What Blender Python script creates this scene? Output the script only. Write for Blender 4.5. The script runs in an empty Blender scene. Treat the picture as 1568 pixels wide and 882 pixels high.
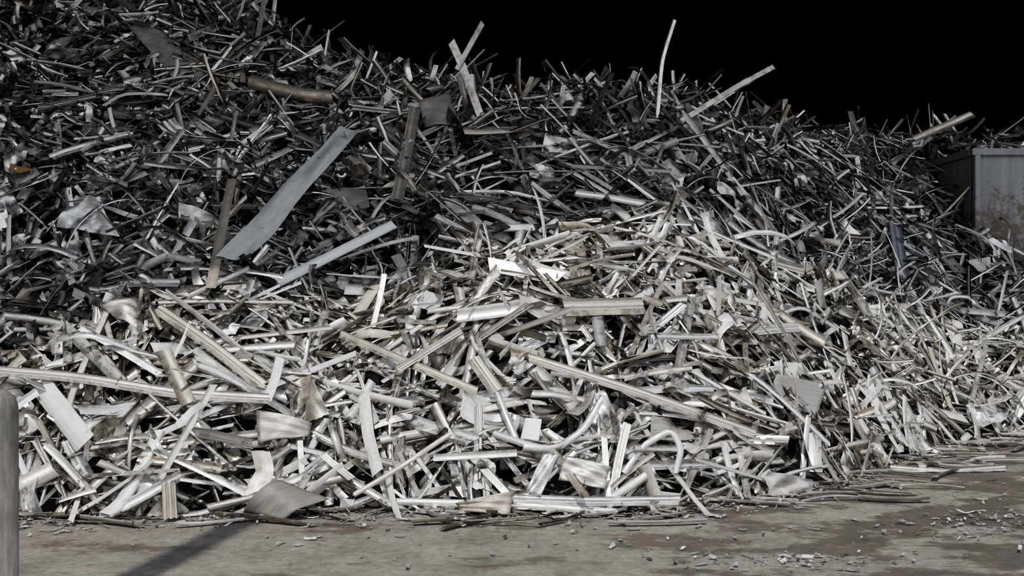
import bpy, bmesh, math, numpy as np
from mathutils import Vector
rng = np.random.default_rng(11)
F = 2800.0; CAMZ = 2.0
sc = bpy.context.scene

# ---------------- materials ----------------
def new_mat(name):
    m = bpy.data.materials.new(name); m.use_nodes = True
    nt = m.node_tree; nt.nodes.clear()
    out = nt.nodes.new('ShaderNodeOutputMaterial'); b = nt.nodes.new('ShaderNodeBsdfPrincipled')
    nt.links.new(b.outputs[0], out.inputs[0])
    return m, nt, b
def N(nt, t, **kw):
    n = nt.nodes.new(t)
    for k, v in kw.items():
        if hasattr(n, k): setattr(n, k, v)
        else: n.inputs[k].default_value = v
    return n
def ramp(nt, src, stops):
    r = nt.nodes.new('ShaderNodeValToRGB'); e = r.color_ramp.elements
    while len(e) < len(stops): e.new(0.5)
    for i, (p, c) in enumerate(stops):
        e[i].position = p; e[i].color = (c, c, c, 1) if isinstance(c, (int, float)) else (*c, 1)
    nt.links.new(src, r.inputs[0]); return r
def mixc(nt, f, a, b, bt='MIX'):
    m = nt.nodes.new('ShaderNodeMix'); m.data_type = 'RGBA'; m.blend_type = bt
    for i, v in ((0, f), (6, a), (7, b)):
        if isinstance(v, (int, float)): m.inputs[i].default_value = v
        elif isinstance(v, tuple): m.inputs[i].default_value = (*v, 1)
        else: nt.links.new(v, m.inputs[i])
    return m.outputs[2]
def math_(nt, op, a, b=0.0, clamp=False):
    m = nt.nodes.new('ShaderNodeMath'); m.operation = op; m.use_clamp = clamp
    for i, v in ((0, a), (1, b)):
        if isinstance(v, (int, float)): m.inputs[i].default_value = v
        else: nt.links.new(v, m.inputs[i])
    return m.outputs[0]

def scrap_material(name, dirtamt, streak):
    m, nt, b = new_mat(name)
    at = N(nt, 'ShaderNodeAttribute', attribute_name='col')
    su = N(nt, 'ShaderNodeAttribute', attribute_name='suv')
    sep = nt.nodes.new('ShaderNodeSeparateXYZ'); nt.links.new(su.outputs['Vector'], sep.inputs[0])
    mp = N(nt, 'ShaderNodeMapping'); nt.links.new(su.outputs['Vector'], mp.inputs[0])
    mp.inputs['Scale'].default_value = (3, 16, 90)
    n1 = N(nt, 'ShaderNodeTexNoise', Scale=1.0, Detail=4.0, Roughness=0.65); nt.links.new(mp.outputs[0], n1.inputs['Vector'])
    geo = N(nt, 'ShaderNodeNewGeometry')
    n2 = N(nt, 'ShaderNodeTexNoise', Scale=7.0, Detail=6.0, Roughness=0.75); nt.links.new(geo.outputs['Position'], n2.inputs['Vector'])
    d1 = ramp(nt, n2.outputs[0], [(0.44, 0.0), (0.68, 1.0)])
    dirt = math_(nt, 'MULTIPLY', d1.outputs[0], dirtamt)
    st = ramp(nt, n1.outputs[0], [(0.3, streak), (0.65, 1.06)])
    c = mixc(nt, 1.0, at.outputs['Color'], st.outputs[0], 'MULTIPLY')
    c = mixc(nt, dirt, c, (0.125, 0.108, 0.09))
    nt.links.new(c, b.inputs['Base Color'])
    r = math_(nt, 'ADD', at.outputs['Alpha'], math_(nt, 'MULTIPLY', dirt, 0.4), True)
    nt.links.new(r, b.inputs['Roughness'])
    met = math_(nt, 'SUBTRACT', 0.98, math_(nt, 'MULTIPLY', dirt, 0.9))
    fr = math_(nt, 'FRACT', math_(nt, 'MULTIPLY', sep.outputs[2], 7.31))
    bare = math_(nt, 'LESS_THAN', fr, 0.88)
    nt.links.new(math_(nt, 'MULTIPLY', met, bare, True), b.inputs['Metallic'])
    bp = N(nt, 'ShaderNodeBump', Strength=0.25, Distance=0.012); nt.links.new(n1.outputs[0], bp.inputs['Height'])
    nt.links.new(bp.outputs[0], b.inputs['Normal'])
    return m
MAT = scrap_material('scrap_aluminium', .6, .66)
CLEAN = scrap_material('clean_scrap_aluminium', .25, .8)

# ---------------- pile height field ----------------
def interp(x, pts):
    xs, ys = zip(*pts); return np.interp(x, xs, ys)
def sm(x, f):
    return (f(x-0.5)+f(x-0.25)+f(x)+f(x+0.25)+f(x+0.5))/5
def yb(x): return sm(x, lambda t: interp(t, [(-9,9.6),(-3.5,9.75),(-1.5,10.0),(1,9.9),(1.8,10.2),(2.8,10.9),(4.1,12.5),(5.5,14.2),(7,15.3),(10,16.3)]))
def zc(x): return sm(x, lambda t: interp(t, [(-9,7.9),(-7,7.4),(-5.1,6.6),(-3.74,6.15),(-2.67,5.5),(-1.4,5.0),(0,4.8),(2,4.85),(3.7,4.9),(6.2,4.95),(8.8,5.1),(12,5.2)]))
def slope(x): return sm(x, lambda t: interp(t, [(-9,0.8),(2,0.8),(4,0.78),(7,0.76),(12,0.74)]))
ph = rng.uniform(0, 6.28, 24); fx = rng.uniform(-1, 1, 24); fy = rng.uniform(-1, 1, 24)
def nz(x, y, f, i0):
    r = 0
    for i in range(i0, i0+6):
        k = f*(0.7+0.25*(i-i0)); n = math.hypot(fx[i], fy[i])
        r = r+np.sin(k*(fx[i]*x+fy[i]*y)/n+ph[i])
    return r/6
def H(x, y):
    x = np.asarray(x, float); y = np.asarray(y, float)
    d = y-yb(x)
    a = slope(x)*d
    a = a+0.28*np.exp(-((x-0.9)/1.9)**2-((y-11.9)/1.0)**2)+0.3*np.exp(-((x+3.3)/1.4)**2-((y-11.0)/0.9)**2)
    a = a-0.35*np.exp(-((x+1.6)/0.9)**2-((y-12.6)/0.8)**2)
    a = a+0.16*(1-np.exp(-np.maximum(d, 0)/0.15))
    a = np.where(d < 0, np.minimum(a, d*1.5), a)
    c = zc(x); k = 0.25
    h = -k*np.log(np.exp(-np.clip(a, -5, 12)/k)+np.exp(-c/k))
    back = np.maximum(0, y-(yb(x)+c/slope(x)+3.0)); h = h-0.8*back
    w = np.clip(d/1.0, 0, 1)
    return h+w*(0.22*nz(x, y, 1.6, 0)+0.18*nz(x, y, 4.0, 6)+0.09*nz(x, y, 8, 12))
def Hn(x, y):
    e = 0.12
    g = np.stack([-(H(x+e, y)-H(x-e, y))/(2*e), -(H(x, y+e)-H(x, y-e))/(2*e), np.ones_like(x)], -1)
    return g/np.linalg.norm(g, axis=-1, keepdims=True)

# ---------------- mesh builder ----------------
def nrm(v): return v/np.maximum(np.linalg.norm(v, axis=-1, keepdims=True), 1e-9)
CS = {
 'flat': ([(-.5,-.02),(.5,-.02),(.5,.02),(-.5,.02)], True),
 'bow': ([(-.5,0),(-.2,.07),(.2,.07),(.5,0)], False),
 'L': ([(-.5,.45),(-.5,0),(-.45,0),(.5,0)], False),
 'U': ([(-.5,.3),(-.5,0),(.5,0),(.5,.3)], False),
 'box': ([(-.5,-.2),(.5,-.2),(.5,.2),(-.5,.2)], True),
 'rib': ([(-.5,.16),(-.5,0),(-.2,0),(-.2,.12),(-.1,.12),(-.1,0),(.2,0),(.2,.12),(.3,.12),(.3,0),(.5,0),(.5,.2)], False),
 'groove': ([(-.5,.1),(-.5,0),(-.12,0),(-.1,-.07),(-.02,-.07),(0,0),(.3,0),(.32,-.06),(.38,-.06),(.4,0),(.5,0),(.5,.14)], False),
 'tube': ([(.35*math.cos(a*math.pi/5), .35*math.sin(a*math.pi/5)) for a in range(10)], True),
 'Z': ([(-.5,.3),(-.5,0),(.35,0),(.35,-.3)], False),
 'H': ([(-.5,.22),(-.5,0),(0,0),(.5,0),(.5,.22),(.5,-.22),(.5,0),(0,0),(-.5,0),(-.5,-.22)], True),
 'sheet': ([(i/9-.5, 0) for i in range(10)], False),
}
class Acc:
    def __init__(s): s.v = []; s.f = []; s.c = []; s.u = []; s.n = 0
    def add(s, V, closed, col, L, W, seed):
        n, S, K, _ = V.shape
        s.v.append(V.reshape(-1, 3))
        j = np.arange(K if closed else K-1); j2 = (j+1) % K
        i = np.arange(S-1)
        base = (np.arange(n)*S*K)[:, None, None]+s.n
        a = base+(i*K)[None, :, None]+j[None, None, :]; b = base+(i*K)[None, :, None]+j2[None, None, :]
        s.f.append(np.stack([a, b, b+K, a+K], -1).reshape(-1, 4))
        s.c.append(np.broadcast_to(col[:, None, None, :], (n, S, K, 4)).reshape(-1, 4))
        u = np.zeros((n, S, K, 3)); u[..., 0] = np.linspace(0, 1, S)[None, :, None]*L[:, None, None]
        u[..., 1] = np.linspace(0, 1, K)[None, None, :]*np.minimum(W*8, 1.5)[:, None, None]; u[..., 2] = seed[:, None, None]
        s.u.append(u.reshape(-1, 3)); s.n += n*S*K
    def obj(s, name, mat, parent=None, clampz=True):
        v = np.concatenate(s.v); f = np.concatenate(s.f)
        if clampz:
            low = v[:, 2] < 0.012
            v[low, 2] = 0.006+np.abs(v[low, 2]*7919 % 1)*0.012
        me = bpy.data.meshes.new(name)
        me.vertices.add(len(v)); me.vertices.foreach_set('co', v.astype(np.float32).ravel())
        me.loops.add(f.size); me.loops.foreach_set('vertex_index', f.astype(np.int32).ravel())
        me.polygons.add(len(f)); me.polygons.foreach_set('loop_start', np.arange(0, f.size, 4, dtype=np.int32))
        me.polygons.foreach_set('loop_total', np.full(len(f), 4, dtype=np.int32))
        me.update(calc_edges=True)
        a = me.attributes.new('col', 'FLOAT_COLOR', 'POINT'); a.data.foreach_set('color', np.concatenate(s.c).astype(np.float32).ravel())
        a = me.attributes.new('suv', 'FLOAT_VECTOR', 'POINT'); a.data.foreach_set('vector', np.concatenate(s.u).astype(np.float32).ravel())
        me.materials.append(mat)
        o = bpy.data.objects.new(name, me); sc.collection.objects.link(o)
        if parent: o.parent = parent
        return o

def make(acc, kind, P, T, Nn, L, W, col, seed, S=9, bend=0, kink=0, side=0, twist=0, crump=0, skew=None):
    cs, closed = CS[kind]; cs = np.array(cs); n = len(P); K = len(cs)
    A = lambda v: np.broadcast_to(np.asarray(v, float), (n,))
    bend, kink, side, twist, crump = map(A, (bend, kink, side, twist, crump))
    s = np.linspace(-.5, .5, S)
    k0 = rng.uniform(-.35, .35, n)
    t = np.clip((s[None]-k0[:, None])/0.1+.5, 0, 1)
    th = bend[:, None]*s+kink[:, None]*(t-.5)
    ps = side[:, None]*s
    B = np.cross(Nn, T)
    ct, st_, cp, sp = np.cos(th), np.sin(th), np.cos(ps), np.sin(ps)
    T3 = T[:, None]; N3 = Nn[:, None]; B3 = B[:, None]
    dirn = (ct*cp)[..., None]*T3+st_[..., None]*N3+(ct*sp)[..., None]*B3
    dirn = nrm(dirn)
    step = (dirn[:, 1:]+dirn[:, :-1])/2*(L[:, None, None]/(S-1))
    C = np.concatenate([np.zeros((n, 1, 3)), np.cumsum(step, 1)], 1); C = C-C.mean(1, keepdims=True)+P[:, None]
    Bn = nrm(np.cross(np.broadcast_to(N3, dirn.shape)*ct[..., None]-st_[..., None]*T3, dirn)); Nl = np.cross(dirn, Bn)
    tw = twist[:, None]*s; c, q = np.cos(tw)[..., None], np.sin(tw)[..., None]
    B2 = Bn*c+Nl*q; N2 = Nl*c-Bn*q
    w = W[:, None, None, None]
    V = C[:, :, None]+w*(cs[None, None, :, 0:1]*B2[:, :, None]+cs[None, None, :, 1:2]*N2[:, :, None])
    sk = rng.normal(0, .35, n) if skew is None else A(skew)
    ends = np.zeros(S); ends[0] = 1; ends[-1] = 1
    V = V+(sk[:, None, None]*W[:, None, None]*ends[None, :, None]*cs[None, None, :, 0])[..., None]*T[:, None, None]
    if np.any(crump > 0):
        f1 = rng.uniform(3, 9, (n, 1, 1)); f2 = rng.uniform(2, 6, (n, 1, 1)); p1 = rng.uniform(0, 6, (n, 1, 1)); p2 = rng.uniform(0, 6, (n, 1, 1))
        ss = s[None, :, None]; kk = cs[None, None, :, 0]
        dz = np.sin(f1*ss+f2*kk+p1)+.6*np.sin(f1*1.7*ss-f2*1.9*kk+p2)+rng.normal(0, .18, (n, S, K))
        V = V+(crump[:, None, None]*dz)[..., None]*N2[:, :, None]
    acc.add(V, closed, col, L, W, seed)

# ---------------- palettes: metal and dirt tones, a lit and a shaded set ----------------
PAL_LIT = np.array([(.92,.915,.90),(.80,.79,.765),(.64,.625,.59),(.47,.45,.41),(.33,.305,.27),(.90,.90,.90),(.18,.17,.16),(.58,.53,.46)])
PW_LIT = [.18,.22,.18,.14,.09,.06,.06,.07]
PAL_SHADE = np.array([(.86,.86,.855),(.66,.66,.655),(.47,.468,.46),(.29,.29,.28),(.48,.45,.41),(.90,.90,.90),(.33,.30,.26),(.14,.14,.14)])
PW_SHADE = [.17,.19,.19,.15,.09,.06,.08,.07]
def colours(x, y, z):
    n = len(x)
    in_sun = (z+1.579*y-0.758*x+rng.normal(0, .7, n)) < 22.9  # split along the roof's shadow plane; piece colours carry part of the shading
    cf = PAL_LIT[rng.choice(len(PAL_LIT), n, p=PW_LIT)]; cb = PAL_SHADE[rng.choice(len(PAL_SHADE), n, p=PW_SHADE)]
    c = np.where(in_sun[:, None], cf, cb)*rng.uniform(.8, 1.05, (n, 1))
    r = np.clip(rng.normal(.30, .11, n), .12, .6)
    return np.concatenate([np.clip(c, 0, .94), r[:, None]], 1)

def scatter(n, lenf, seed_region=None, depth=(-.30, .05), tilt=.30, kinds=None, wr=(.022, .075), acc=None, rollsd=.7):
    x = rng.uniform(-8.6, 11, n*5); y = rng.uniform(9.3, 24, n*5)
    d = y-yb(x)
    ok = (d > -.05) & (np.abs(x) < .52*y+.9) & (y < yb(x)+zc(x)/slope(x)+1.6)
    ok &= ~((x > 7.7) & (y > 19.1) & (y < 22.4))
    if seed_region is not None: ok &= seed_region(x, y, H(x, y))
    ok &= rng.uniform(0, 1, n*5) < np.clip(1.15-(y-10)*.045, .4, 1)
    x = x[ok][:n]; y = y[ok][:n]; n = len(x)
    z = H(x, y); nn = Hn(x, y)
    off = rng.uniform(*depth, n)
    P = np.stack([x, y, z], -1)+nn*off[:, None]
    a = rng.uniform(0, 2*math.pi, n)
    al = rng.random(n) < .5
    a = np.where(al, 1.6*nz(x, y, 2.2, 12)*2+rng.normal(0, .35, n), a)
    u = nrm(np.cross(nn, np.array([0, 0, 1.])+1e-3)); v = np.cross(nn, u)
    T = u*np.cos(a)[:, None]+v*np.sin(a)[:, None]
    ti = rng.normal(0, tilt, n)
    T = nrm(T*np.cos(ti)[:, None]+nn*np.sin(ti)[:, None])
    Nb = nrm(nn-T*np.sum(nn*T, -1, keepdims=True)); Bb = np.cross(Nb, T)
    ro = rng.normal(0, rollsd, n); Nb = Nb*np.cos(ro)[:, None]+Bb*np.sin(ro)[:, None]
    L = lenf(n, x, y); W = np.exp(rng.uniform(math.log(wr[0]), math.log(wr[1]), n))
    L = np.maximum(L, W*1.8)
    col = colours(x, y, P[:, 2]); sd = rng.uniform(0, 10, n)
    kinds = kinds or {'flat':.36,'bow':.12,'L':.13,'U':.13,'box':.04,'rib':.06,'groove':.10,'Z':.03,'H':.03}
    kk = rng.choice(list(kinds), n, p=np.array(list(kinds.values()))/sum(kinds.values()))
    for k in kinds:
        m = kk == k; c = int(m.sum())
        if not c: continue
        flex = {'flat':1.2,'bow':.9,'sheet':1.2}.get(k, .4)
        bend = rng.normal(0, .5, c)*flex+np.where(rng.random(c) < .06*flex, rng.uniform(-3, 3, c), 0)
        kink = np.where(rng.random(c) < .35, rng.normal(0, .9, c), 0)*min(flex, 1.1)
        tw = rng.normal(0, .5, c)*flex+np.where(rng.random(c) < .1, rng.normal(0, 2, c), 0)*flex
        make(acc, k, P[m], T[m], Nb[m], L[m], W[m], col[m], sd[m], bend=bend, kink=kink, twist=tw,
             side=rng.normal(0, .12, c), crump=(rng.uniform(.008, .035, c) if k == 'sheet' else np.where(rng.random(c) < .3, .004, 0)))

pile = bpy.data.objects.new('scrap_metal_pile', None); sc.collection.objects.link(pile)
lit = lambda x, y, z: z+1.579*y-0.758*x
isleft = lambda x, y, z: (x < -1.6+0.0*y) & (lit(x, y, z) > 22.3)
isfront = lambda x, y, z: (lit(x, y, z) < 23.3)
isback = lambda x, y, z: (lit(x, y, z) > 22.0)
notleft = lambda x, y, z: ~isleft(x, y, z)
def ln(mu, sd, lo, hi): return lambda n, x, y: np.clip(np.exp(rng.normal(math.log(mu), sd, n)), lo, hi)

acc = Acc()
scatter(2500, ln(.56, .5, .14, 1.7), acc=acc, seed_region=isfront, wr=(.04, .15), depth=(-.30, .05), tilt=.24, rollsd=.55)
scatter(800, ln(.30, .45, .1, .8), acc=acc, seed_region=isfront, wr=(.03, .07), depth=(-.28, .0), tilt=.4)
scatter(520, ln(.70, .4, .3, 1.6), acc=acc, seed_region=isfront, wr=(.05, .16), depth=(.02, .13), tilt=.15, rollsd=.4)
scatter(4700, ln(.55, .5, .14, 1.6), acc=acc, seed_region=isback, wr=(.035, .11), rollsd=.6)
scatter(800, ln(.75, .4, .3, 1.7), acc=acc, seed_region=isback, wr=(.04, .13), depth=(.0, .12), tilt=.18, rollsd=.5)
scatter(1300, ln(.24, .4, .1, .5), acc=acc, depth=(-.24, .0), wr=(.02, .06), tilt=.45)
scatter(1000, ln(1.2, .35, .6, 2.4), acc=acc, seed_region=notleft, depth=(-.03, .10), wr=(.028, .085), tilt=.12, rollsd=.5)
acc.obj('mixed_profile_offcuts', MAT, pile)
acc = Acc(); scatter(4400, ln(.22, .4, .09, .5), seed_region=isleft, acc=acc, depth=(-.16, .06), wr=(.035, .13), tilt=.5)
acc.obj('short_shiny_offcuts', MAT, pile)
acc = Acc(); scatter(1500, ln(.28, .35, .14, .6), acc=acc, depth=(-.16, .04), wr=(.09, .2), tilt=.3, kinds={'sheet':1.}, rollsd=.4)
scatter(180, ln(.42, .25, .3, .7), acc=acc, depth=(0, .1), wr=(.18, .32), tilt=.2, kinds={'sheet':1.}, rollsd=.3)
acc.obj('crumpled_sheet_offcuts', MAT, pile)
n = 210
x = rng.uniform(-6, 9, n); x[:70] = rng.uniform(4, 8, 70); y = yb(x)+rng.uniform(.3, 6, n); y[:70] = yb(x[:70])+rng.uniform(.3, 3, 70); nn = Hn(x, y)
P = np.stack([x, y, H(x, y)], -1)+nn*.05
a = rng.uniform(0, 6.28, n); T = nrm(np.stack([np.cos(a), .3*np.sin(a), .8*np.sin(a)], -1)); Nb = nrm(nn-T*np.sum(nn*T, -1, keepdims=True))
acc = Acc(); make(acc, 'flat', P, T, Nb, rng.uniform(.5, 1.7, n), rng.uniform(.03, .06, n), colours(x, y, P[:, 2]), rng.uniform(0, 10, n), S=22,
     bend=rng.uniform(-2.6, 2.6, n), side=rng.uniform(-.8, .8, n), twist=rng.normal(0, 1.0, n))
acc.obj('curled_ribbon_offcuts', CLEAN, pile)
# upright offcuts along crest
acc = Acc()
for kd, n in (('L', 80), ('flat', 110), ('U', 50)):
    x = rng.uniform(-6.5, 9.5, n); yy = yb(x)+zc(x)/slope(x)+rng.uniform(-1.0, .4, n); P = np.stack([x, yy, H(x, yy)+.06], -1)
    a = rng.uniform(.25, 2.9, n); T = nrm(np.stack([np.cos(a), rng.normal(0, .3, n), np.sin(a)], -1)); Nb = nrm(np.cross(T, nrm(np.array([.5, 0, 0])+rng.normal(0, .6, (n, 3)))))
    make(acc, kd, P, T, Nb, np.clip(rng.lognormal(math.log(.72), .42, n), .3, 1.7), rng.uniform(.03, .10, n), colours(x, yy, P[:, 2]), rng.uniform(0, 10, n), kink=rng.normal(0, .5, n), bend=rng.normal(0, .5, n))
acc.obj('upright_profile_offcuts', MAT, pile)

# core
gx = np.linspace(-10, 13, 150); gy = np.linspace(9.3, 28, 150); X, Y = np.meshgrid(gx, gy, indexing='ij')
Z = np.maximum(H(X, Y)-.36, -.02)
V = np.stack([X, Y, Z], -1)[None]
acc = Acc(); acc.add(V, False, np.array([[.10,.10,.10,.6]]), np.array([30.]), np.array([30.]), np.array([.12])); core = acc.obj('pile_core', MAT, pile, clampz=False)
mc, nt, b = new_mat('gap_shade_core'); nn_ = N(nt, 'ShaderNodeTexNoise', Scale=25.0, Detail=4.0)
r = ramp(nt, nn_.outputs[0], [(.4, (.010,.010,.010)), (.7, (.045,.042,.038))]); nt.links.new(r.outputs[0], b.inputs['Base Color']); b.inputs['Roughness'].default_value = .7  # near-black colour stands in for shade in the gaps between pieces
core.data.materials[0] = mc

# ---------------- individually recognisable pieces, resting on the pile surface ----------------
def hit(px, py, lift=.05):
    dx = (px-1288)/F; dz = (724.5-py)/F
    ys = np.linspace(7, 23, 3200); hh = np.maximum(H(dx*ys, ys), 0); zz = CAMZ+dz*ys
    k = np.argmax(zz <= hh); yv = ys[k] if (zz <= hh).any() else 17.0
    yv = yv-lift*1.3
    return np.array([dx*yv, yv, CAMZ+dz*yv])
def piece(name, pts, wpx, col, rough=.35, kind='flat', lift=.08, paint=False, crump=0, anchor=None, roll=0, S=None, mat=None):
    if anchor is not None: yfix = hit(*anchor)[1]
    W3 = [hit(p[0], p[1], lift) if anchor is None else np.array([(p[0]-1288)/F*yfix, yfix, CAMZ+(724.5-p[1])/F*yfix]) for p in pts]
    W3 = np.array(W3); m = len(W3)
    if anchor is None and m > 2:
        tt = np.linspace(0, 1, m); pf = np.polyfit(tt, W3[:, 1], 1); yl = .7*np.polyval(pf, tt)+.3*W3[:, 1]-.04
        W3 = np.array([[(p[0]-1288)/F*q, q, CAMZ+(724.5-p[1])/F*q] for p, q in zip(pts, yl)])
    seg = np.linalg.norm(np.diff(W3, axis=0), axis=1); t = np.r_[0, np.cumsum(seg)]; L = t[-1]
    S = S or (5 if m == 2 else 6*m); q = np.linspace(0, L, S)
    C = np.stack([np.interp(q, t, W3[:, i]) for i in range(3)], -1)
    if m > 2:
        for _ in range(3): C[1:-1] = .5*C[1:-1]+.25*(C[:-2]+C[2:])
    D = nrm(np.gradient(C, axis=0)); ym = C[:, 1].mean(); w = wpx/F*ym
    n0 = Hn(np.array([C[:, 0].mean()]), np.array([ym]))[0]; 
    n0 = nrm(n0+np.array([0, -1.5, 0]))
    Nb = nrm(n0-D*(D@n0)[:, None]); B = np.cross(Nb, D)
    c, s_ = math.cos(roll), math.sin(roll); Nb, B = Nb*c+B*s_, B*c-Nb*s_
    cs, closed = CS[kind]; cs = np.array(cs)
    V = C[:, None]+w*(cs[None, :, 0:1]*B[:, None]+cs[None, :, 1:2]*Nb[:, None])
    sk = rng.normal(0, .3)*w; V[0] += sk*cs[:, 0:1]*D[0]; V[-1] += rng.normal(0, .3)*w*cs[:, 0:1]*D[-1]
    if crump:
        u = np.linspace(0, 1, S)[:, None]; k = cs[None, :, 0]
        V = V+(crump*(np.sin(5*u+4*k+wpx)+.5*np.sin(11*u-7*k))+rng.normal(0, crump*.12, (S, len(cs))))[..., None]*Nb[:, None]
    seed = .124 if paint else .02
    a = Acc(); a.add(V[None], closed, np.array([[*col, rough]]), np.array([L]), np.array([w]), np.array([seed]))
    return a.obj(name, mat or MAT)
def plate(name, corners, col, rough=.4, lift=.14, paint=False, bow=.06, crump=.008, mat=None):
    c = np.array([hit(p[0], p[1], lift) for p in corners])
    ym = c[:, 1].mean()
    c2 = []
    for p, q in zip(corners, c):
        yv = .5*q[1]+.5*ym; c2.append([(p[0]-1288)/F*yv, yv, CAMZ+(724.5-p[1])/F*yv])
    c = np.array(c2); S = 13
    u = np.linspace(0, 1, S)[:, None, None]; v = np.linspace(0, 1, S)[None, :, None]
    V = c[0]*(1-u)*(1-v)+c[1]*u*(1-v)+c[2]*u*v+c[3]*(1-u)*v
    nn = nrm(np.cross(c[1]-c[0], c[3]-c[0])); nn = nn*(-1 if nn[1] > 0 else 1)
    V = V+nn*(bow*np.sin(math.pi*u)*(1-.5*v)+crump*np.sin(9*u+5*v)+crump*.6*np.sin(17*v-6*u))
    a = Acc(); a.add(V[None], False, np.array([[*col, rough]]), np.array([.5]), np.array([.3]), np.array([.124 if paint else .02]))
    o = a.obj(name, mat or MAT)
    for p in o.data.polygons: p.use_smooth = True
    so = o.modifiers.new('thickness', 'SOLIDIFY'); so.thickness = .006
    return o
LG = (.80,.80,.79); WH = (.90,.90,.89); BE = (.68,.64,.57)
piece('bent_aluminium_panel', [(880,322),(800,410),(715,500),(660,570),(590,645)], 62, (.40,.41,.42), .28, 'sheet', .5, paint=True, crump=.035, S=26, mat=CLEAN)
piece('white_metal_plank', [(700,712),(993,565)], 25, (.66,.68,.70), .45, 'U', .18, paint=True, mat=CLEAN)
piece('brown_flat_bar', [(530,725),(583,450)], 24, (.26,.235,.20), .5, 'flat', .3, paint=True)
piece('curved_rusty_pipe', [(632,205),(690,222),(760,238),(835,245)], 50, (.42,.38,.32), .55, 'tube', .22)
piece('twisted_profile', [(1000,500),(1020,400),(1045,270)], 30, (.28,.265,.24), .4, 'groove', .28, paint=True)
plate('curved_sheet_offcut', [(1051,255),(1133,238),(1158,312),(1068,320)], (.22,.21,.195), .45, .2, True, crump=.015)
plate('grey_sheet_offcut', [(320,66),(410,82),(501,172),(443,205)], (.25,.255,.26), .35, .28, True, crump=.02)
piece('crumpled_sheet', [(165,530),(270,545)], 90, (.66,.67,.69), .38, 'sheet', .16, crump=.045, S=14)
piece('upright_angle_profile', [(1135,105),(1165,170),(1215,310)], 20, (.42,.40,.37), .4, 'L', anchor=(1205,300))
piece('upright_angle_profile', [(1150,175),(1215,58)], 16, (.5,.48,.45), .4, 'L', anchor=(1205,300))
piece('upright_thin_rod', [(1652,310),(1665,150),(1697,50)], 10, (.75,.74,.72), .35, 'box', anchor=(1652,290))
piece('long_angle_profile', [(1690,320),(1850,220),(1947,168)], 14, (.45,.43,.40), .4, 'L', anchor=(1700,300))
piece('long_angle_profile', [(2300,350),(2448,287)], 18, (.45,.42,.38), .4, 'U', anchor=(2310,345))
piece('bright_flat_strip', [(895,385),(1000,400),(1120,445)], 13, LG, .3, 'flat', .16, mat=CLEAN)
piece('bright_flat_strip', [(1446,487),(1530,498),(1620,515)], 18, WH, .35, 'U', .16, mat=CLEAN)
piece('bright_flat_strip', [(1580,450),(1700,540),(1830,600),(1950,650)], 11, WH, .3, 'flat', .16, mat=CLEAN)
piece('bright_flat_strip', [(1480,280),(1560,330),(1600,400),(1640,470)], 11, LG, .3, 'flat', .16, mat=CLEAN)
piece('bright_flat_strip', [(1650,845),(1800,848),(1965,838)], 15, WH, .35, 'box', .18, mat=CLEAN)
piece('bright_flat_strip', [(2120,820),(2140,920)], 15, WH, .35, 'flat', .16, mat=CLEAN)
piece('bright_flat_strip', [(2490,830),(2440,1020)], 15, WH, .35, 'L', .16, mat=CLEAN)
piece('bright_flat_strip', [(2382,905),(2480,850),(2580,790)], 14, WH, .35, 'flat', .16, mat=CLEAN)
piece('bright_flat_strip', [(2370,800),(2390,745),(2440,745),(2500,820)], 11, WH, .35, 'flat', .16, mat=CLEAN)
piece('bright_flat_strip', [(1925,800),(2020,770),(2110,830)], 11, WH, .35, 'flat', .16, mat=CLEAN)
piece('grey_plank_offcut', [(2300,830),(2366,970)], 20, LG, .4, 'groove', .16)
piece('grey_plank_offcut', [(1130,500),(1205,570)], 34, (.5,.5,.5), .4, 'flat', .2, paint=True)
piece('grey_plank_offcut', [(1080,445),(1165,390)], 15, LG, .4, 'flat', .16)
piece('grey_plank_offcut', [(1840,290),(1862,360),(1885,440)], 20, (.3,.28,.26), .4, 'L', .18, paint=True)
piece('grey_plank_offcut', [(2250,565),(2270,700)], 36, (.25,.27,.31), .4, 'groove', .25, paint=True)
piece('grey_plank_offcut', [(1740,750),(1700,960)], 24, (.45,.44,.43), .4, 'groove', .18)
piece('grey_plank_offcut', [(1490,745),(1515,870)], 28, (.5,.51,.53), .4, 'flat', .18)
piece('channel_profile_offcut', [(1420,775),(1620,770)], 44, BE, .4, 'groove', .18)
piece('channel_profile_offcut', [(1440,605),(1465,712)], 50, (.6,.56,.5), .45, 'groove', .16)
piece('channel_profile_offcut', [(1150,797),(1320,775)], 36, WH, .36, 'U', .16, mat=CLEAN)
piece('channel_profile_offcut', [(1230,665),(1410,700)], 36, WH, .36, 'bow', .16, mat=CLEAN)
piece('white_sheet_offcut', [(1025,740),(1105,765)], 50, (.66,.70,.75), .35, 'sheet', .16, paint=True, crump=.012)
piece('long_ribbed_profile', [(855,840),(1020,910),(1200,985)], 22, BE, .4, 'groove', .2)
piece('long_ribbed_profile', [(-20,932),(200,950),(440,990),(675,1003)], 26, (.70,.68,.65), .38, 'groove', .2)
piece('long_ribbed_profile', [(1330,900),(1600,985),(1900,1092)], 24, (.74,.70,.63), .38, 'groove', .2)
piece('long_ribbed_profile', [(395,775),(520,860),(655,965)], 30, BE, .4, 'groove', .2)
piece('long_ribbed_profile', [(1000,930),(1080,880),(1160,830)], 18, (.55,.52,.48), .4, 'rib', .18)
piece('thin_trim_strip', [(890,1245),(1000,1180),(1135,1090)], 13, BE, .4, 'flat', .2)
piece('thin_trim_strip', [(1090,1152),(1300,1140)], 18, LG, .4, 'U', .18)
piece('pale_plank_offcut', [(140,800),(300,955)], 30, LG, .38, 'flat', .18)
piece('pale_plank_offcut', [(100,965),(215,1115)], 56, (.66,.66,.64), .45, 'flat', .18, paint=True, mat=CLEAN)
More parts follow.
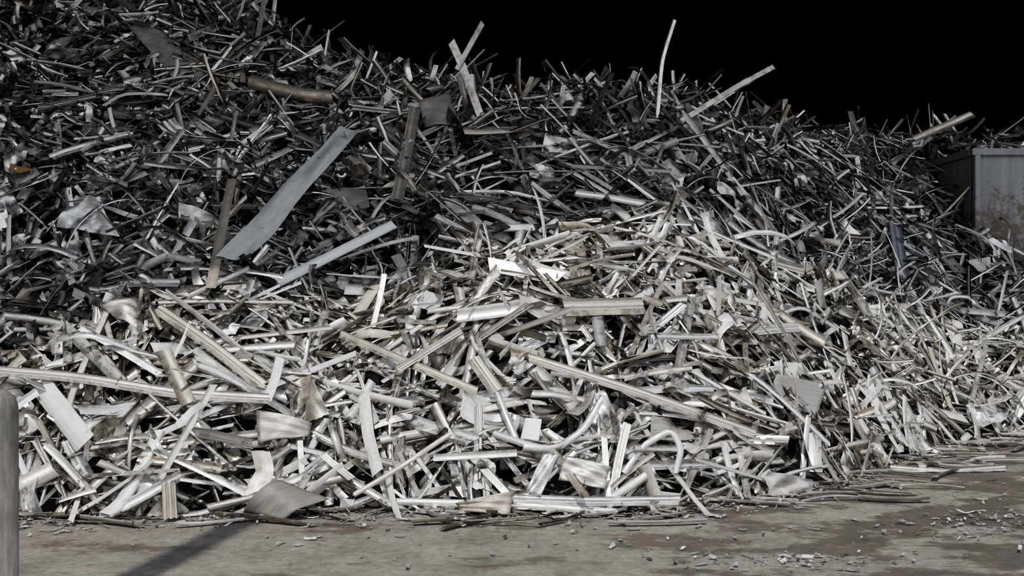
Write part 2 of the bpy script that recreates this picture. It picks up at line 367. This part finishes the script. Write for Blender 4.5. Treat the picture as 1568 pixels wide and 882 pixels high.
piece('pale_plank_offcut', [(45,1225),(135,1180)], 44, (.6,.58,.54), .45, 'flat', .16)
piece('pale_plank_offcut', [(1960,1098),(2062,1032)], 30, BE, .4, 'flat', .18)
piece('brown_plank_offcut', [(410,880),(475,1015)], 38, (.48,.45,.39), .45, 'flat', .2)
piece('brown_plank_offcut', [(1190,900),(1250,985)], 36, BE, .45, 'groove', .18)
piece('brown_plank_offcut', [(425,1213),(430,1305)], 36, (.45,.41,.35), .5, 'rib', .12)
piece('curved_panel_offcut', [(915,990),(925,1090),(950,1190)], 30, (.75,.74,.72), .34, 'bow', .2)
piece('curved_panel_offcut', [(705,900),(690,960),(668,1012)], 24, (.85,.84,.82), .34, 'bow', .2)
piece('curved_panel_offcut', [(745,925),(770,990),(800,1055)], 60, (.5,.47,.43), .42, 'sheet', .14, crump=.03)
piece('curved_panel_offcut', [(655,1135),(668,1185),(640,1240)], 46, (.55,.51,.46), .42, 'bow', .2)
piece('crumpled_foil_sheet', [(1930,1215),(2040,1235)], 60, (.66,.65,.63), .34, 'sheet', .16, crump=.04, S=14)
plate('square_steel_plate', [(1955,940),(2083,969),(2054,1043),(1925,1010)], (.21,.205,.20), .5, .3, True, bow=.01, crump=.003)
plate('bent_steel_plate', [(645,1032),(785,1065),(775,1098),(648,1115)], (.42,.40,.37), .5, .2, bow=.07)
plate('folded_steel_plate', [(611,1290),(705,1207),(830,1255),(712,1307)], (.12,.115,.105), .5, .2, True, bow=.10)
plate('folded_brown_sheet', [(1145,1265),(1294,1235),(1281,1295),(1158,1286)], (.42,.38,.32), .5, .16, bow=.07)
plate('white_plate_offcut', [(1322,1051),(1363,1055),(1355,1109),(1309,1104)], (.8,.8,.8), .4, .2, True, .01, .002, CLEAN)
plate('pale_plate_offcut', [(1368,1138),(1408,1145),(1360,1249),(1319,1240)], (.58,.58,.58), .38, .2, bow=.02)
plate('pale_plate_offcut', [(1421,1145),(1536,1175),(1520,1229),(1405,1207)], (.68,.66,.62), .38, .2, bow=.03, crump=.015)
plate('pale_plate_offcut', [(250,770),(350,755),(362,835),(290,800)], (.62,.6,.57), .4, .2, bow=.08)
piece('looped_ribbon_strip', [(1515,1000),(1470,1080),(1400,1130),(1345,1125),(1240,1090)], 18, LG, .32, 'flat', .16)
piece('looped_ribbon_strip', [(1570,1190),(1620,1120),(1690,1080),(1715,1130),(1700,1190)], 16, WH, .32, 'flat', .18)
piece('ground_strip_offcut', [(1000,1262),(1250,1268),(1550,1288)], 18, LG, .35, 'flat', .1)
piece('ground_strip_offcut', [(1290,1255),(1500,1262),(1710,1258)], 24, LG, .35, 'groove', .1)
piece('ground_strip_offcut', [(2240,1178),(2380,1190),(2530,1178)], 20, (.7,.68,.64), .35, 'groove', .1)
piece('orange_painted_offcut', [(135,392),(170,387)], 18, (.36,.19,.05), .5, 'bow', .16, paint=True)
piece('orange_painted_offcut', [(25,422),(80,434)], 18, (.34,.22,.09), .5, 'bow', .16, paint=True)

# ---------------- ground chips ----------------
n = 2600
x = rng.uniform(-6, 9, n); y = yb(x)-np.abs(rng.exponential(.25, n)); z = rng.uniform(.008, .03, n)
m = rng.random(n) < .10; x[m] = rng.uniform(-2, 6.5, m.sum()); y[m] = rng.uniform(7.8, 12, m.sum())
cl = rng.random(n) < .08; x[cl] = rng.normal(4.1, .5, cl.sum()); y[cl] = rng.normal(9.4, .3, cl.sum())
cl = rng.random(n) < .04; x[cl] = rng.normal(2.0, .4, cl.sum()); y[cl] = rng.normal(8.1, .15, cl.sum())
P = np.stack([x, y, z], -1); a = rng.uniform(0, 6.28, n)
T = np.stack([np.cos(a), np.sin(a), rng.normal(0, .12, n)], -1); T = nrm(T); Nb = nrm(np.array([0, 0, 1.])+rng.normal(0, .25, (n, 3))); Nb = nrm(Nb-T*np.sum(Nb*T, -1, keepdims=True))
L = np.exp(rng.normal(math.log(.04), .7, n)); L = np.clip(L, .012, .35); W = np.minimum(L*.5, rng.uniform(.008, .04, n))
col = np.concatenate([PAL_LIT[rng.choice(8, n, p=PW_LIT)]*.8, np.full((n, 1), .45)], 1)
acc = Acc(); make(acc, 'bow', P, T, Nb, L, W, col, rng.uniform(0, 10, n), S=5, bend=rng.normal(0, .8, n), kink=rng.normal(0, .5, n))
acc.obj('scattered_metal_chips', MAT)
n = 110
x = rng.uniform(-5, 8.5, n); y = yb(x)-rng.exponential(.22, n); m = rng.random(n) < .3; x[m] = rng.uniform(3.0, 7.2, m.sum()); y[m] = yb(x[m])-rng.uniform(.2, 1.5, m.sum())
P = np.stack([x, y, np.full(n, .03)], -1); a = rng.normal(0, .6, n)
T = nrm(np.stack([np.cos(a), np.sin(a), rng.normal(0, .03, n)], -1)); Nb = np.broadcast_to([0, 0, 1.], T.shape); Nb = nrm(Nb-T*T[:, 2:3])
acc = Acc(); make(acc, 'L', P, T, Nb, rng.uniform(.25, 1.0, n), rng.uniform(.03, .09, n), colours(x, y, P[:, 2]), rng.uniform(0, 10, n), bend=rng.normal(0, .15, n), side=rng.normal(0, .3, n))
acc.obj('loose_floor_strips', MAT)

# ---------------- boxes helper ----------------
def box_mesh(name, boxes, mat, parent=None, bevel=0):
    bm = bmesh.new()
    for (cx, cy, cz, sx, sy, sz) in boxes:
        r = bmesh.ops.create_cube(bm, size=1)
        for v in r['verts']: v.co = Vector((cx+v.co.x*sx, cy+v.co.y*sy, cz+v.co.z*sz))
    if bevel: bmesh.ops.bevel(bm, geom=bm.edges[:], offset=bevel, segments=2, affect='EDGES')
    me = bpy.data.meshes.new(name); bm.to_mesh(me); bm.free(); me.materials.append(mat)
    o = bpy.data.objects.new(name, me); sc.collection.objects.link(o)
    if parent: o.parent = parent
    return o

# ---------------- floor ----------------
mf, nt, b = new_mat('dirty_concrete')
geo = N(nt, 'ShaderNodeNewGeometry')
n1 = N(nt, 'ShaderNodeTexNoise', Scale=1.1, Detail=10.0, Roughness=.68); n2 = N(nt, 'ShaderNodeTexNoise', Scale=14.0, Detail=8.0, Roughness=.7); n3 = N(nt, 'ShaderNodeTexNoise', Scale=90.0, Detail=3.0)
n4 = N(nt, 'ShaderNodeTexNoise', Scale=2.2, Detail=8.0, Roughness=.7)
mpf = N(nt, 'ShaderNodeMapping'); mpf.inputs['Scale'].default_value = (.8, 1.2, 1); nt.links.new(geo.outputs['Position'], mpf.inputs[0])
nt.links.new(mpf.outputs[0], n1.inputs['Vector'])
for q in (n2, n3, n4): nt.links.new(geo.outputs['Position'], q.inputs['Vector'])
c1 = ramp(nt, n2.outputs[0], [(.3, (.10,.089,.079)), (.55, (.165,.149,.133)), (.75, (.23,.212,.192))])
c0 = ramp(nt, n4.outputs[0], [(.35, .65), (.65, 1.15)])
cc = mixc(nt, 1.0, c1.outputs[0], c0.outputs[0], 'MULTIPLY')
sepf = nt.nodes.new('ShaderNodeSeparateXYZ'); nt.links.new(geo.outputs['Position'], sepf.inputs[0])
bias = math_(nt, 'MULTIPLY', math_(nt, 'MINIMUM', math_(nt, 'MAXIMUM', sepf.outputs[0], -2.0), 4.0), .02)
wet = ramp(nt, math_(nt, 'ADD', n1.outputs[0], bias), [(.52, 0.), (.58, 1.)])
c = mixc(nt, math_(nt, 'MULTIPLY', wet.outputs[0], .7), cc, (.035,.028,.024))
sp = ramp(nt, n3.outputs[0], [(.68, 0.), (.73, 1.)])
c = mixc(nt, math_(nt, 'MULTIPLY', sp.outputs[0], .5), c, (.36,.35,.33))
nt.links.new(c, b.inputs['Base Color'])
nt.links.new(math_(nt, 'SUBTRACT', .88, math_(nt, 'MULTIPLY', wet.outputs[0], .4)), b.inputs['Roughness'])
bp = N(nt, 'ShaderNodeBump', Strength=.6, Distance=.025); nt.links.new(n2.outputs[0], bp.inputs['Height']); nt.links.new(bp.outputs[0], b.inputs['Normal'])
box_mesh('floor', [(0, 12, -.1, 80, 110, .2)], mf)

# ---------------- hall ----------------
md, nt, b = new_mat('dark_hall_cladding'); b.inputs['Base Color'].default_value = (.004,.004,.0045,1); b.inputs['Roughness'].default_value = .9; b.inputs['Specular IOR Level'].default_value = .1
mr, nt, b = new_mat('dark_roof_steel'); b.inputs['Base Color'].default_value = (.016,.016,.017,1); b.inputs['Roughness'].default_value = .9; b.inputs['Specular IOR Level'].default_value = .1
RH = 12.0; ea, eb = 6.8, .48
bm = bmesh.new(); nseg = 120
top = []
for i in range(nseg+1):
    xx = -20+i*(44/nseg); zz = RH+(.06 if i % 2 else 0)
    top.append((bm.verts.new((xx, ea+eb*xx, zz)), bm.verts.new((xx, 60, zz)), bm.verts.new((xx, ea+eb*xx, zz+.15)), bm.verts.new((xx, 60, zz+.15))))
for i in range(nseg):
    A, B = top[i], top[i+1]
    bm.faces.new((A[0], B[0], B[1], A[1])); bm.faces.new((A[2], A[3], B[3], B[2])); bm.faces.new((A[0], A[2], B[2], B[0]))
me = bpy.data.meshes.new('ceiling'); bm.to_mesh(me); bm.free(); me.materials.append(mr)
sc.collection.objects.link(bpy.data.objects.new('ceiling', me))
WHt = RH+.1
box_mesh('wall_back', [(2, 60, WHt/2, 44.4, .3, WHt)], md)
box_mesh('wall_left', [(-20, 30.5, WHt/2, .3, 59, WHt)], md)
box_mesh('wall_right', [(24, 39.5, WHt/2, .3, 41, WHt)], md)
tr = bpy.data.objects.new('roof_truss', None); sc.collection.objects.link(tr)
box_mesh('purlins', [(2, y_, RH-.15, 43.6, .14, .26) for y_ in np.arange(19, 59.5, 3)], mr, tr)
box_mesh('rafters', [(x_, 39, RH-.35, .2, 41, .3) for x_ in (-14, -5, 5, 14)], mr, tr)

# ---------------- steel container ----------------
ms, nt, b = new_mat('rusty_blue_steel')
geo = N(nt, 'ShaderNodeNewGeometry'); sepp = nt.nodes.new('ShaderNodeSeparateXYZ'); nt.links.new(geo.outputs['Position'], sepp.inputs[0])
n1 = N(nt, 'ShaderNodeTexNoise', Scale=6.0, Detail=10.0, Roughness=.8); nt.links.new(geo.outputs['Position'], n1.inputs['Vector'])
mp = N(nt, 'ShaderNodeMapping'); mp.inputs['Scale'].default_value = (9, 9, .8); nt.links.new(geo.outputs['Position'], mp.inputs[0])
n2 = N(nt, 'ShaderNodeTexNoise', Scale=1.0, Detail=5.0); nt.links.new(mp.outputs[0], n2.inputs['Vector'])
base = ramp(nt, n2.outputs[0], [(.3, (.13,.135,.145)), (.7, (.20,.205,.215))])
hgt = math_(nt, 'MULTIPLY', math_(nt, 'SUBTRACT', 3.75, sepp.outputs[2]), .2)
rf = ramp(nt, math_(nt, 'ADD', n1.outputs[0], math_(nt, 'MINIMUM', hgt, .14)), [(.55, 0.), (.63, 1.)])
c = mixc(nt, math_(nt, 'MULTIPLY', rf.outputs[0], .85), base.outputs[0], (.085,.058,.037)); nt.links.new(c, b.inputs['Base Color']); b.inputs['Roughness'].default_value = .6; b.inputs['Metallic'].default_value = .2
cont = bpy.data.objects.new('steel_container', None); sc.collection.objects.link(cont)
zt = 4.4; cy = 19.3; cx0 = 7.98
box_mesh('shell', [(cx0+3, cy, zt/2, 6, .06, zt), (cx0+.03, cy+1.5, zt/2, .06, 3.0, zt), (cx0+5.97, cy+1.5, zt/2, .06, 3.0, zt), (cx0+3, cy+3, zt/2, 6, .06, zt)], ms, cont)
box_mesh('rim', [(cx0+3, cy-.07, zt-.05, 6.1, .12, .12), (cx0, cy+1.5, zt-.05, .12, 3.0, .12)], ms, cont, .01)
box_mesh('ribs', [(x_, cy-.07, zt/2-.05, .1, .1, zt-.1) for x_ in (cx0+.05, cx0+1.5, cx0+3, cx0+4.5, cx0+5.95)], ms, cont, .01)

# ---------------- bollard and off-frame mast ----------------
mb, nt, b = new_mat('weathered_bollard')
n1 = N(nt, 'ShaderNodeTexNoise', Scale=9.0, Detail=8.0, Roughness=.7)
r = ramp(nt, n1.outputs[0], [(.3, (.06,.056,.052)), (.55, (.12,.115,.105)), (.75, (.2,.185,.145))]); nt.links.new(r.outputs[0], b.inputs['Base Color']); b.inputs['Roughness'].default_value = .75
def lathe(name, prof, cx, cy, mat, seg=40):
    bm = bmesh.new(); rings = []
    for r_, z_ in prof: rings.append([bm.verts.new((cx+r_*math.cos(2*math.pi*i/seg), cy+r_*math.sin(2*math.pi*i/seg), z_)) for i in range(seg)])
    for a_, b_ in zip(rings, rings[1:]):
        for i in range(seg): bm.faces.new((a_[i], a_[(i+1) % seg], b_[(i+1) % seg], b_[i]))
    bm.faces.new(rings[-1]); bm.faces.new(rings[0][::-1])
    me = bpy.data.meshes.new(name); bm.to_mesh(me); bm.free(); me.materials.append(mat)
    for p in me.polygons: p.use_smooth = len(p.vertices) == 4
    o = bpy.data.objects.new(name, me); sc.collection.objects.link(o); return o
lathe('steel_bollard', [(.2, 0), (.2, .02), (.15, .02), (.15, 1.36), (.148, 1.41), (.135, 1.46), (.10, 1.49), (.05, 1.5)], -2.6, 5.5, mb)
lathe('lamp_mast', [(.2, 0), (.2, .03), (.15, .03), (.15, 8.2), (.13, 8.25)], -3.25, 3.9, mb)

# ---------------- light ----------------
sd = bpy.data.lights.new('sun', 'SUN'); sd.energy = 5.6; sd.angle = math.radians(1.0); sd.color = (1, .96, .90)
so = bpy.data.objects.new('sun', sd); sc.collection.objects.link(so)
so.rotation_euler = Vector((.17, 1, -1.45)).to_track_quat('-Z', 'Y').to_euler(); so.location = (-2, -8, 14)
w = bpy.data.worlds.new('world'); sc.world = w; w.use_nodes = True; nt = w.node_tree; nt.nodes.clear()
o = nt.nodes.new('ShaderNodeOutputWorld'); bg = nt.nodes.new('ShaderNodeBackground'); nt.links.new(bg.outputs[0], o.inputs[0])
tc = nt.nodes.new('ShaderNodeTexCoord'); sp = nt.nodes.new('ShaderNodeSeparateXYZ'); nt.links.new(tc.outputs['Generated'], sp.inputs[0])
r = ramp(nt, sp.outputs[2], [(0., (.97,.97,1.)), (.3, (.95,.965,1.)), (1., (.66,.75,.92))]); nt.links.new(r.outputs[0], bg.inputs[0]); bg.inputs[1].default_value = 1.9

cd = bpy.data.cameras.new('camera'); cd.sensor_width = 36; cd.lens = F/2576*36; cd.clip_end = 200
co = bpy.data.objects.new('camera', cd); sc.collection.objects.link(co); co.location = (0, 0, CAMZ); co.rotation_euler = (math.pi/2, 0, 0)
sc.camera = co
sc.view_settings.view_transform = 'AgX'; sc.view_settings.look = 'AgX - Medium High Contrast'; sc.view_settings.exposure = -.3
